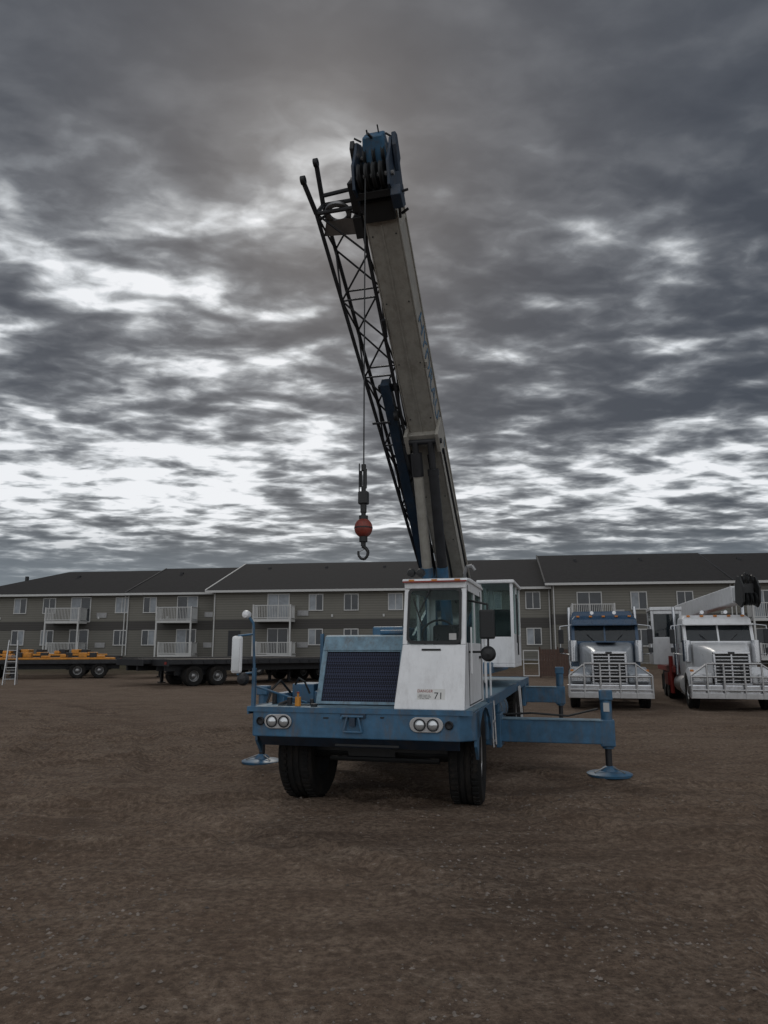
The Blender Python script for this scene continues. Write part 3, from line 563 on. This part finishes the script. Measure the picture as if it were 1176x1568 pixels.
# --- hoist rope, overhaul ball, hook
hx,hy=-.07,.60
tubes('hoist_rope',CR,[((hx,hy,3.6),(hx,hy,7.9),.009)],BLACK)
tubes('rope_wedge_socket',CR,[((hx,hy,3.86),(hx,hy,3.94),.03),((hx+.02,hy,3.64),(hx+.02,hy,3.88),.022),((hx-.035,hy,3.86),(hx-.03,hy,3.66),.018),((hx,hy,3.25),(hx,hy,3.66),.03)],BLACK)
boxes('two_block_weight',CR,[(hx-.06,hx+.06,hy-.05,hy+.05,3.44,3.60),(hx-.035,hx+.035,hy-.03,hy+.03,3.33,3.46)],BLACK,bevel=.015)
tubes('two_block_chain',CR,[((hx-.05,hy-.02,3.95),(hx-.05,hy-.02,3.6),.008)],DARK)
prof=[(.11*math.cos(t)+.0005,.12*math.sin(t)) for t in [(-math.pi/2+i*math.pi/16) for i in range(17)]]
lathe('overhaul_ball',CR,prof,ORB,T(hx,hy,3.15),28,'z')
tubes('ball_band',CR,[((hx,hy,3.142),(hx,hy,3.158),.1125),((hx,hy,3.24),(hx,hy,3.30),.055),((hx,hy,2.98),(hx,hy,3.06),.05),((hx,hy,2.93),(hx,hy,3.0),.03)],BLACK,n=24)
hk=[(hx+.0,hy,2.97),(hx-.01,hy,2.93),(hx+.035,hy,2.90),(hx+.060,hy,2.86),(hx+.052,hy,2.81),(hx+.015,hy,2.77),(hx-.03,hy,2.78),(hx-.06,hy,2.82),(hx-.062,hy,2.87)]
tubes('hook',CR,[(hk[i],hk[i+1],(.023-.0012*i,.023-.0012*(i+1))) for i in range(len(hk)-1)],BLACK,n=10)
tubes('hook_latch',CR,[((hx-.055,hy,2.86),(hx+.03,hy,2.90),.005)],STEEL)

# ================================================================= HIGHWAY TRUCKS
def sect(y,w,zb_,zt_,r=.14):
    p=[(-w,zb_)]+[(-w,zt_-r)]+[(-w+r*(1-math.cos(R(a))),zt_-r+r*math.sin(R(a))) for a in (30,60,90)]
    q=[(-x,z) for x,z in reversed(p)]
    return [(x,y,z) for x,z in p+q]
def make_truck(name,loc,yaw,hoodm,cabm,fendm,sleeper=True,guard=True,redf=False,shellm=CHROME):
    E=empty(name,loc,yaw); FR=RED if redf else DARK
    loft('hood',E,[sect(.16,.50,.9,1.68,.16),sect(.5,.56,.95,1.77,.16),sect(1.2,.70,1.0,1.86),sect(1.95,.84,1.0,1.95)],hoodm)
    boxes('grille_shell',E,[(-.5,.5,.08,.18,1.58,1.66),(-.5,-.43,.08,.18,.78,1.58),(.43,.5,.08,.18,.78,1.58),(-.5,.5,.08,.18,.72,.78)],shellm,bevel=.02)
    boxes('grille_core',E,[(-.43,.43,.14,.17,.78,1.58)],BLACK)
    boxes('grille_bars',E,[(-.43,.43,.10,.13,.84+.095*i,.862+.095*i) for i in range(8)]+[(-.02,.02,.09,.135,.78,1.58)],CHROME)
    boxes('badge',E,[(-.09,.09,.07,.08,1.60,1.65)],DARK)
    for s in (-1,1):
        secs=[]
        for a in range(0,11):
            t=math.pi*(1-a/10); cy,cz=.98+.66*math.cos(t),.58+.62*math.sin(t); cy2,cz2=.98+.56*math.cos(t),.55+.52*math.sin(t)
            xi,xo=s*.50,s*1.16
            secs.append([(xi,cy,cz+.03),(xo-s*.08,cy,cz),(xo,cy2,cz2+.0),(xo,cy2,cz2-.03),(xi,cy2,cz2-.02)])
        loft('front_fender',E,secs,fendm)
        boxes('fender_nose',E,[tuple(sorted((s*.52,s*1.12)))+(.2,.4,.74,1.05)],fendm,bevel=.06)
        boxes('headlight_bezel',E,[tuple(sorted((s*.66,s*1.08)))+(.14,.2,.80,1.02)],CHROME,bevel=.02)
        for dx in (.77,.97): boxes('headlight',E,[(s*dx-.085,s*dx+.085,.12,.141,.84,.98)],LENS,bevel=.01)
        boxes('turn_signal',E,[(s*1.06-.05,s*1.06+.05,.3,.36,1.08,1.14)],AMBER,bevel=.01)
        wheel('front_wheel',E,s*1.0,1.0,.52,.52,.30,s,nt_=28)
        tubes('mirror_bracket',E,[((s*1.02,2.05,2.5),(s*1.38,1.95,2.45),.014),((s*1.38,1.95,2.45),(s*1.38,1.95,1.6),.014),((s*1.02,2.05,1.55),(s*1.38,1.95,1.6),.014)],CHROME)
        boxes('mirror',E,[(s*1.36-.08,s*1.36+.08,1.90,1.96,1.9,2.35),(s*1.36-.07,s*1.36+.07,1.90,1.95,1.62,1.78)],DARK,bevel=.02)
        tube('air_cleaner',E,(s*.98,1.75,1.35),(s*.98,1.75,2.0),.13,CHROME,n=20)
        tube('exhaust_stack',E,(s*1.08,3.7,.9),(s*1.08,3.7,3.15),.055,CHROME,n=16)
        tube('exhaust_shield',E,(s*1.08,3.7,1.2),(s*1.08,3.7,2.5),.08,CHROME,n=16)
        tube('fuel_tank',E,(s*.9,2.2,.62),(s*.9,3.9,.62),.3,CHROME if not redf else ALU,n=24)
        for yy in (6.0,7.25): wheel('rear_wheel',E,s*.95,yy,.52,.52,.5,s,nt_=24)
        tubes('door_handle',E,[((s*1.045,2.9,1.75),(s*1.045,3.05,1.75),.015)],CHROME)
    boxes('front_bumper',E,[(-1.2,1.2,-.02,.10,.34,.72)],CHROME,bevel=.03)
    boxes('license_plate',E,[(-.15,.15,-.03,-.02,.42,.56)],TRIM)
    if guard:
        tb=[((x,-.12,.35),(x,-.12,1.32),.03) for x in (-.72,-.27,.27,.72)]
        tb+=[((-1.15,-.12,z),(1.15,-.12,z),.028) for z in (.58,.95)]+[((-.72,-.12,1.32),(.72,-.12,1.32),.03)]
        tb+=[((s*1.15,-.12,.38),(s*1.15,-.12,.98),.03) for s in (-1,1)]+[((s*1.15,-.12,.98),(s*.72,-.12,1.30),.026) for s in (-1,1)]
        tb+=[((-.27,-.12,1.12),(.27,-.12,1.12),.02),((-.27,-.12,.75),(.27,-.12,.75),.02)]
        tubes('grille_guard',E,tb,ALU,n=10)
        boxes('guard_plate',E,[(-1.18,1.18,-.14,-.10,.34,.50)],ALU,bevel=.01)
    cw=1.02
    prism('cab_lower',E,[(1.9,.85),(1.9,1.95),(3.5,1.95),(3.5,.85)],-cw,cw,cabm,bevel=.04)
    boxes('cowl',E,[(-.98,.98,1.88,2.05,1.85,1.98)],cabm,bevel=.03)
    loft('cab_roof',E,[[(-cw,2.12,2.5),(cw,2.12,2.5),(cw,3.5,2.5),(-cw,3.5,2.5)],[(-cw+.02,2.2,2.68),(cw-.02,2.2,2.68),(cw-.02,3.5,2.70),(-cw+.02,3.5,2.70)],[(-cw+.12,2.4,2.80),(cw-.12,2.4,2.80),(cw-.12,3.5,2.84),(-cw+.12,3.5,2.84)]],cabm,bevel=.03,smooth=False)
    def pil(xa,xb): return [(xa,1.93,1.93),(xb,1.93,1.93),(xb,2.0,1.93),(xa,2.0,1.93)],[(xa,2.14,2.52),(xb,2.14,2.52),(xb,2.22,2.52),(xa,2.22,2.52)]
    for xa,xb in ((-cw,-cw+.09),(cw-.09,cw),(-.025,.025)): loft('windshield_pillar',E,list(pil(xa,xb)),cabm,smooth=False)
    loft('windshield',E,[[(-.93,1.955,1.95),(.93,1.955,1.95),(.93,1.965,1.95),(-.93,1.965,1.95)],[(-.93,2.16,2.5),(.93,2.16,2.5),(.93,2.17,2.5),(-.93,2.17,2.5)]],GLT,smooth=False)
    boxes('sun_visor',E,[(-cw,cw,1.92,2.14,2.47,2.52)],cabm,bevel=.01)
    for s in (-1,1):
        a,b_=sorted((s*(cw-.05),s*cw))
        boxes('cab_side_frame',E,[(a,b_,2.18,2.3,1.95,2.5),(a,b_,3.05,3.5,1.95,2.5)],cabm)
        boxes('side_glass',E,[(s*(cw-.025)-.004,s*(cw-.025)+.004,2.3,3.05,1.95,2.5)],GLT)
        tubes('wiper',E,[((s*.3,1.93,1.96),(s*.55,2.02,2.2),.008)],BLACK)
    boxes('cab_interior',E,[(-.8,-.3,2.8,2.95,1.5,2.3),(.3,.8,2.8,2.95,1.5,2.3),(-.95,.95,2.02,2.2,1.7,1.97)],SEAT,bevel=.03)
    boxes('cab_back',E,[(-cw+.05,cw-.05,3.44,3.5,1.95,2.5)],SEAT)
    for i in range(5): boxes('roof_marker_light',E,[(-.8+.4*i-.05,-.8+.4*i+.05,2.26,2.36,2.745,2.80)],AMBER,bevel=.01)
    for s in (-1,1): tubes('air_horn',E,[((s*.35,2.5,2.9),(s*.35,3.1,2.9),(.06,.02))],CHROME)
    if sleeper:
        loft('sleeper',E,[[(-1.06,3.52,.9),(1.06,3.52,.9),(1.06,5.0,.9),(-1.06,5.0,.9)],[(-1.06,3.52,2.7),(1.06,3.52,2.7),(1.06,5.0,2.7),(-1.06,5.0,2.7)],[(-.95,3.62,3.0),(.95,3.62,3.0),(.95,5.0,3.05),(-.95,5.0,3.05)]],cabm,bevel=.04,smooth=False)
    boxes('frame_rails',E,[(-.42,-.32,.3,8.2,.55,.85),(.32,.42,.3,8.2,.55,.85),(-.32,.32,3,3.2,.6,.8),(-.32,.32,8.0,8.2,.6,.8)],FR)
    boxes('steps',E,[(-1.12,-.9,2.1,2.7,.36,.42),(.9,1.12,2.1,2.7,.36,.42)],ALU)
    boxes('fifth_wheel',E,[(-.5,.5,6.2,7.1,.95,1.05)],BLACK,bevel=.03)
    boxes('mudflaps',E,[(-1.2,-.6,8.0,8.02,.2,.8),(.6,1.2,8.0,8.02,.2,.8)],BLACK)
    return E
TR=make_truck('semi_truck',(6.55,21.9,0),-14,SILV,NAVY,SILV,True,True,False)
boxes('hood_blue_stripes',TR,[(-.3,.3,.9,1.9,1.93,1.945)],NAVY)
BT=make_truck('boom_truck',(9.95,21.5,0),-15,WHITE2,WHITE2,WHITE2,False,True,True)
boxes('crane_bed',BT,[(-1.2,1.2,3.9,9.5,.95,1.15)],RED,bevel=.02)
tube('crane_turret',BT,(0,6.8,1.15),(0,6.8,2.2),.5,RED,n=24)
boxes('crane_turret_frame',BT,[(-.5,.4,6.3,8.3,2.2,2.9)],WHITE2,bevel=.05)
a=Vector((-.35,8.2,3.15)); bb=Vector((.95,1.7,3.5)); d=(bb-a).normalized(); xx=d.cross(Vector((0,0,1))).normalized(); zz=xx.cross(d)
BB=Matrix(((xx.x,d.x,zz.x,a.x),(xx.y,d.y,zz.y,a.y),(xx.z,d.z,zz.z,a.z),(0,0,0,1))); L2=(bb-a).length
boxes('stowed_boom',BT,[(-.2,.2,0,L2-.9,-.28,.28)],WHITE2,BB,bevel=.03)
boxes('stowed_boom_sections',BT,[(-.17,.17,L2-.9,L2-.6,-.22,.22),(-.14,.14,L2-.6,L2-.3,-.18,.18)],WHITE2,BB,bevel=.02)
boxes('stowed_boom_stripe',BT,[(-.206,-.2,1.5,5.0,-.2,-.1)],RED,BB)
text('stowed_boom_lettering',BT,'CRANE',.34,RED,BB@Matrix.Translation((-.207,3.6,.05))@Matrix(((0,0,-1,0),(-1,0,0,0),(0,1,0,0),(0,0,0,1))),.002)
for x in (-.24,.24): prism('boom_head_plate',BT,[(L2-.5,-.3),(L2-.4,.25),(L2-.2,.5),(L2+.0,.45),(L2+.2,.1),(L2+.12,-.35),(L2-.1,-.5)],x-.03,x+.03,BLACK,BB,bevel=.01)
for x in (-.14,0,.14):
    lathe('boom_head_sheave',BT,[(.03,-.03),(.2,-.03),(.16,0),(.2,.03),(.03,.03)],BLACK,BB@T(x,L2-.02,-.25),20,'x'); lathe('boom_head_sheave',BT,[(.03,-.03),(.17,-.03),(.14,0),(.17,.03),(.03,.03)],BLACK,BB@T(x,L2-.16,.36),20,'x')
boxes('boom_head_body',BT,[(-.18,.18,L2-.6,L2-.05,-.25,.25),(-.08,.02,L2-.3,L2-.1,.5,.62)],BLACK,BB,bevel=.03)
tubes('stowed_jib',BT,[((-.35,.3,.32),(-.3,L2-.6,.36),.03),((-.35,.3,.1),(-.3,L2-.6,.12),.03)]+[((-.35,.4+i*.5,.1),(-.34,.65+i*.5,.33),.018) for i in range(10)]+[((-.34,.65+i*.5,.33),(-.33,.9+i*.5,.1),.018) for i in range(9)],WHITE2,BB)
c0,c1,d0,d1=-1.75,-.72,4.6,6.2
boxes('crane_operator_cab',BT,[(c0,c1,d0,d1,1.2,2.15),(c0,c0+.09,d0,d0+.09,2.15,3.08),(c1-.09,c1,d0,d0+.09,2.15,3.08),(c0,c0+.06,d1-.06,d1,2.15,3.08),(c1-.06,c1,d1-.06,d1,2.15,3.08),(c0+.09,c1-.09,d0,d0+.06,2.95,3.08),(c0-.02,c1+.02,d0-.04,d1+.04,3.08,3.2)],WHITE2,bevel=.02)
boxes('crane_operator_cab_glass',BT,[(c0+.09,c1-.09,d0+.02,d0+.03,2.15,2.95),(c0+.02,c0+.03,d0+.09,d1-.06,2.15,3.08)],GLT)
boxes('crane_operator_seat',BT,[(c0+.25,c1-.25,5.4,5.55,1.8,2.7)],SEAT,bevel=.03)
tubes('crane_outrigger_jacks',BT,[((-1.2,4.4,.25),(-1.2,4.4,1.5),.07),((1.2,4.4,.25),(1.2,4.4,1.5),.07)],RED)
boxes('crane_side_boxes',BT,[(-1.3,-.5,4.7,5.8,.5,.94),(-1.0,-.55,3.95,4.3,1.15,1.9)],RED,bevel=.03)

# ================================================================= TRAILERS
def trailer(name,loc,yaw,L=12.5,side=DARK,deckz=1.35,wood=WOOD):
    E=empty(name,loc,yaw); w=1.28
    boxes('deck_planks',E,[(-w+.06,w-.06,i*.3,i*.3+.285,deckz-.05,deckz+.002) for i in range(int(L/.3))],wood)
    boxes('side_rails',E,[(-w,-w+.06,0,L,deckz-.22,deckz+.02),(w-.06,w,0,L,deckz-.22,deckz+.02),(-w,w,-.06,0,deckz-.3,deckz+.02),(-w,w,L,L+.06,deckz-.3,deckz+.02)],side,bevel=.01)
    boxes('main_beams',E,[(-.55,-.43,.1,L-.1,deckz-.55,deckz-.06),(.43,.55,.1,L-.1,deckz-.55,deckz-.06)]+[(-w+.07,w-.07,.4+i*.9,.48+i*.9,deckz-.2,deckz-.07) for i in range(int(L/.9))],DARK)
    boxes('landing_gear',E,[(s*.75-.06,s*.75+.06,2.2,2.34,.08,deckz-.2) for s in (-1,1)]+[(s*.75-.16,s*.75+.16,2.12,2.42,0.02,.08) for s in (-1,1)]+[(-.75,.75,2.25,2.3,.5,.56)],DARK)
    for yy in (L-1.3,L-2.55):
        for s in (-1,1): wheel('wheel',E,s*.98,yy,.48,.48,.46,s,nt_=24,rim=STEEL)
        tubes('axle',E,[((-1,yy,.48),(1,yy,.48),.08)],DARK)
    boxes('suspension',E,[(-.55,-.43,L-3.2,L-.6,.5,deckz-.5),(.43,.55,L-3.2,L-.6,.5,deckz-.5)],DARK)
    boxes('tail_lights',E,[(-1.1,-.9,L+.06,L+.09,deckz-.22,deckz-.1),(.9,1.1,L+.06,L+.09,deckz-.22,deckz-.1)],RED)
    boxes('stake_pockets',E,[(s*(w+.02)-.02,s*(w+.02)+.02,.5+i*.6,.6+i*.6,deckz-.16,deckz-.03) for s in (-1,1) for i in range(int(L/.6)-1)],side)
    return E
trailer('flatbed_trailer',(-12.6,37.4,0),-42,13,DARK,1.25)
trailer('flatbed_trailer',(-1.0,44.0,0),128,12.5,DARK,1.25)
trailer('flatbed_trailer',(-7.2,40.0,0),-38,12.5,DARK,1.3)
t0_=trailer('flatbed_trailer',(-15.6,46.5,0),-48,11,DARK,1.25)
t1=trailer('equipment_trailer',(-24.6,45.0,0),-68,8.4,DARK,1.1)
t2=trailer('equipment_trailer',(-31.0,43.6,0),-72,9,DARK,1.1)
t3=trailer('equipment_trailer',(-27,50.0,0),-75,9,DARK,1.3)
for t_ in (t1,t2,t3):
    z0=1.13 if t_ is not t3 else 1.33
    boxes('cargo_rails',t_,[(sx_-.1,sx_+.1,.3,8.0,z0,z0+.12) for sx_ in (-1.1,1.1)],YEL,bevel=.03)
    boxes('cargo_frames',t_,[(-1.1+.3*(i%2),1.1-.2*(i%3),.6+i*1.05,1.1+i*1.05,z0+.12,z0+.24+.09*(i%3)) for i in range(7)],YEL,bevel=.05)
    boxes('cargo_dark_blocks',t_,[(-.9,.9,.9+i*1.4,1.3+i*1.4,z0+.1,z0+.42) for i in range(5)],DARK,bevel=.04)
LD=empty('step_ladder',(-18.6,37.5,0),20)
for s in (-.28,.28):
    tubes('rail',LD,[((s,0,0),(s*.7,.45,2.2),.03),((s,.95,0),(s*.7,.5,2.2),.025)],ALU)
tubes('rungs',LD,[((-.28+.01*i,.06*i,.28*i),(.28-.01*i,.06*i,.28*i),.02) for i in range(1,8)],ALU)
tubes('braces',LD,[((-.24,.8,.7),(.24,.8,.7),.015),((-.22,.68,1.3),(.22,.68,1.3),.015)],ALU)
FN=empty('wooden_enclosure_fence',(9.7,47,0),-8)
boxes('boards',FN,[(i*.16,i*.16+.15,0,.03,.1,1.75) for i in range(14)]+[(2.27,2.30,i*.16,i*.16+.15,.1,1.75) for i in range(10)],FENCEW)
boxes('posts',FN,[(x,x+.1,.03,.13,0,1.9) for x in (0,1.1,2.16)],FENCEW); boxes('rails',FN,[(0,2.26,.031,.07,z,z+.09) for z in (.4,1.4)],FENCEW)
boxes('gate_frame',FN,[(-1.0,-.94,0,.05,.1,1.7),(-.06,-.01,0,.05,.1,1.7),(-.94,-.06,0,.05,.1,.16),(-.94,-.06,0,.05,1.64,1.7),(-.94,-.06,0,.05,.85,.9)],TRIM)

# ================================================================= SKY
w=bpy.data.worlds.new('World'); sc.world=w; w.use_nodes=True; n=w.node_tree.nodes; l=w.node_tree.links
for q in list(n): n.remove(q)
out=n.new('ShaderNodeOutputWorld'); tc=n.new('ShaderNodeTexCoord')
sun_el,sun_az=R(37),R(-5)
sky=n.new('ShaderNodeTexSky'); sky.sky_type='NISHITA'; sky.sun_disc=False; sky.sun_elevation=sun_el; sky.sun_rotation=sun_az; sky.dust_density=2
bg1=n.new('ShaderNodeBackground'); bg1.inputs['Strength'].default_value=.06; l.new(sky.outputs['Color'],bg1.inputs['Color'])
def VM(op,a,b_=None):
    q=n.new('ShaderNodeVectorMath'); q.operation=op
    for s,i in ((a,0),(b_,1)):
        if s is None: continue
        if isinstance(s,tuple): q.inputs[i].default_value=s
        else: l.new(s,q.inputs[i])
    return q
dirn=VM('NORMALIZE',tc.outputs['Generated']).outputs[0]
sp=n.new('ShaderNodeSeparateXYZ'); l.new(dirn,sp.inputs[0]); X,Y,Z=sp.outputs
zc=MA('ADD',MA('MAXIMUM',Z,0.0),.10)
inv=MA('DIVIDE',1.0,zc)
cm=n.new('ShaderNodeCombineXYZ'); l.new(MA('MULTIPLY',X,inv),cm.inputs[0]); l.new(MA('MULTIPLY',Y,inv),cm.inputs[1])
P0=cm.outputs[0]
def MAP(rot,scl,loc=(0,0,0)):
    q=n.new('ShaderNodeMapping'); q.inputs['Rotation'].default_value=(0,0,R(rot)); q.inputs['Scale'].default_value=scl; q.inputs['Location'].default_value=loc
    l.new(P0,q.inputs['Vector']); return q.outputs['Vector']
nA=NZ(1.3,2,.5,.3,MAP(20,(1,1.0,1),(3.7,1.2,0))).outputs['Fac']
nB=NZ(4.0,3,.48,.35,MAP(-28,(1,1.5,1),(.3,.8,0))).outputs['Fac']
nC=NZ(12,4,.55,.3,MAP(-20,(1,1.3,1),(5,2,0))).outputs['Fac']
def C0(s,k_): return MA('MULTIPLY',MA('SUBTRACT',s,.5),k_)
cl=MA('ADD',MA('ADD',C0(nA,1.2),C0(nB,2.3)),C0(nC,.85))
def blob(d_,r0,r1,amt):
    dd=VM('DISTANCE',dirn,tuple(Vector(d_).normalized())).outputs['Value']
    q=n.new('ShaderNodeMapRange'); q.interpolation_type='SMOOTHSTEP'; q.inputs['From Min'].default_value=r0; q.inputs['From Max'].default_value=r1; q.inputs['To Min'].default_value=amt; q.inputs['To Max'].default_value=0
    l.new(dd,q.inputs['Value']); return q.outputs['Result']
def SS(src,a,b_,c_,d_):
    q=n.new('ShaderNodeMapRange'); q.interpolation_type='SMOOTHSTEP'
    for nm,v in zip(('From Min','From Max','To Min','To Max'),(a,b_,c_,d_)): q.inputs[nm].default_value=v
    l.new(src,q.inputs['Value']); return q.outputs['Result']
bias=blob((-.42,.92,.38),.05,.48,.40)
bias=MA('ADD',bias,blob((-.09,.87,.63),.02,.15,.40))
band=MA('MULTIPLY',SS(Z,.11,.17,0,1),SS(Z,.22,.32,1,0))
bias=MA('ADD',bias,MA('MULTIPLY',band,.34))
bias=MA('ADD',bias,blob((.30,.93,.22),.05,.3,.12))
bias=MA('ADD',bias,SS(Z,.50,.68,0,-.08))
amp=SS(Z,.42,.68,1,.36)
val=MA('ADD',MA('ADD',MA('MULTIPLY',cl,amp),bias),.27)
cr=n.new('ShaderNodeValToRGB'); e=cr.color_ramp.elements
e[0].position=.0; e[0].color=(.046,.054,.068,1); e[1].position=1; e[1].color=(.88,.90,.93,1)
for p,c_ in ((.22,(.066,.075,.090)),(.42,(.110,.120,.136)),(.58,(.19,.205,.225)),(.74,(.38,.40,.42)),(.88,(.64,.67,.70))):
    q=e.new(p); q.color=(*c_,1)
l.new(val,cr.inputs['Fac'])
c=cr.outputs['Color']
c=MIX(SS(Z,.07,.17,.88,0),c,(.155,.19,.23))
c=MIX(SS(Y,.15,-.55,0,1),c,(.88,.90,.93))  # unseen bright sky added behind the camera to light surfaces facing it
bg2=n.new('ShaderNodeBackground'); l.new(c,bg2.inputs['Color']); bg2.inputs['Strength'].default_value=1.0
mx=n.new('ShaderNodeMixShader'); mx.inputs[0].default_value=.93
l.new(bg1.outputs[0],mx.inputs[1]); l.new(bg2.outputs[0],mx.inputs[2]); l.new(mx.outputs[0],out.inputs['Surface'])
sl_=bpy.data.lights.new('sun','SUN'); sl_.energy=.6; sl_.angle=R(14); sl_.color=(1,.95,.87)
so=bpy.data.objects.new('sun',sl_); sc.collection.objects.link(so)
sd=Vector((math.sin(sun_az)*math.cos(sun_el),math.cos(sun_az)*math.cos(sun_el),math.sin(sun_el)))
so.rotation_euler=(-sd).to_track_quat('-Z','Y').to_euler(); so.location=(0,30,30)
# ================================================================= CAMERA
cd=bpy.data.cameras.new('camera'); cd.sensor_fit='VERTICAL'; cd.sensor_height=36; cd.sensor_width=27; cd.lens=36*1130/1568
cd.clip_end=5000; cd.clip_start=.05
co=bpy.data.objects.new('camera',cd); sc.collection.objects.link(co); co.location=(0,0,1.7); co.rotation_euler=(R(90+10.6),0,0)
sc.camera=co
sc.view_settings.view_transform='Standard'; sc.view_settings.look='None'; sc.view_settings.exposure=0
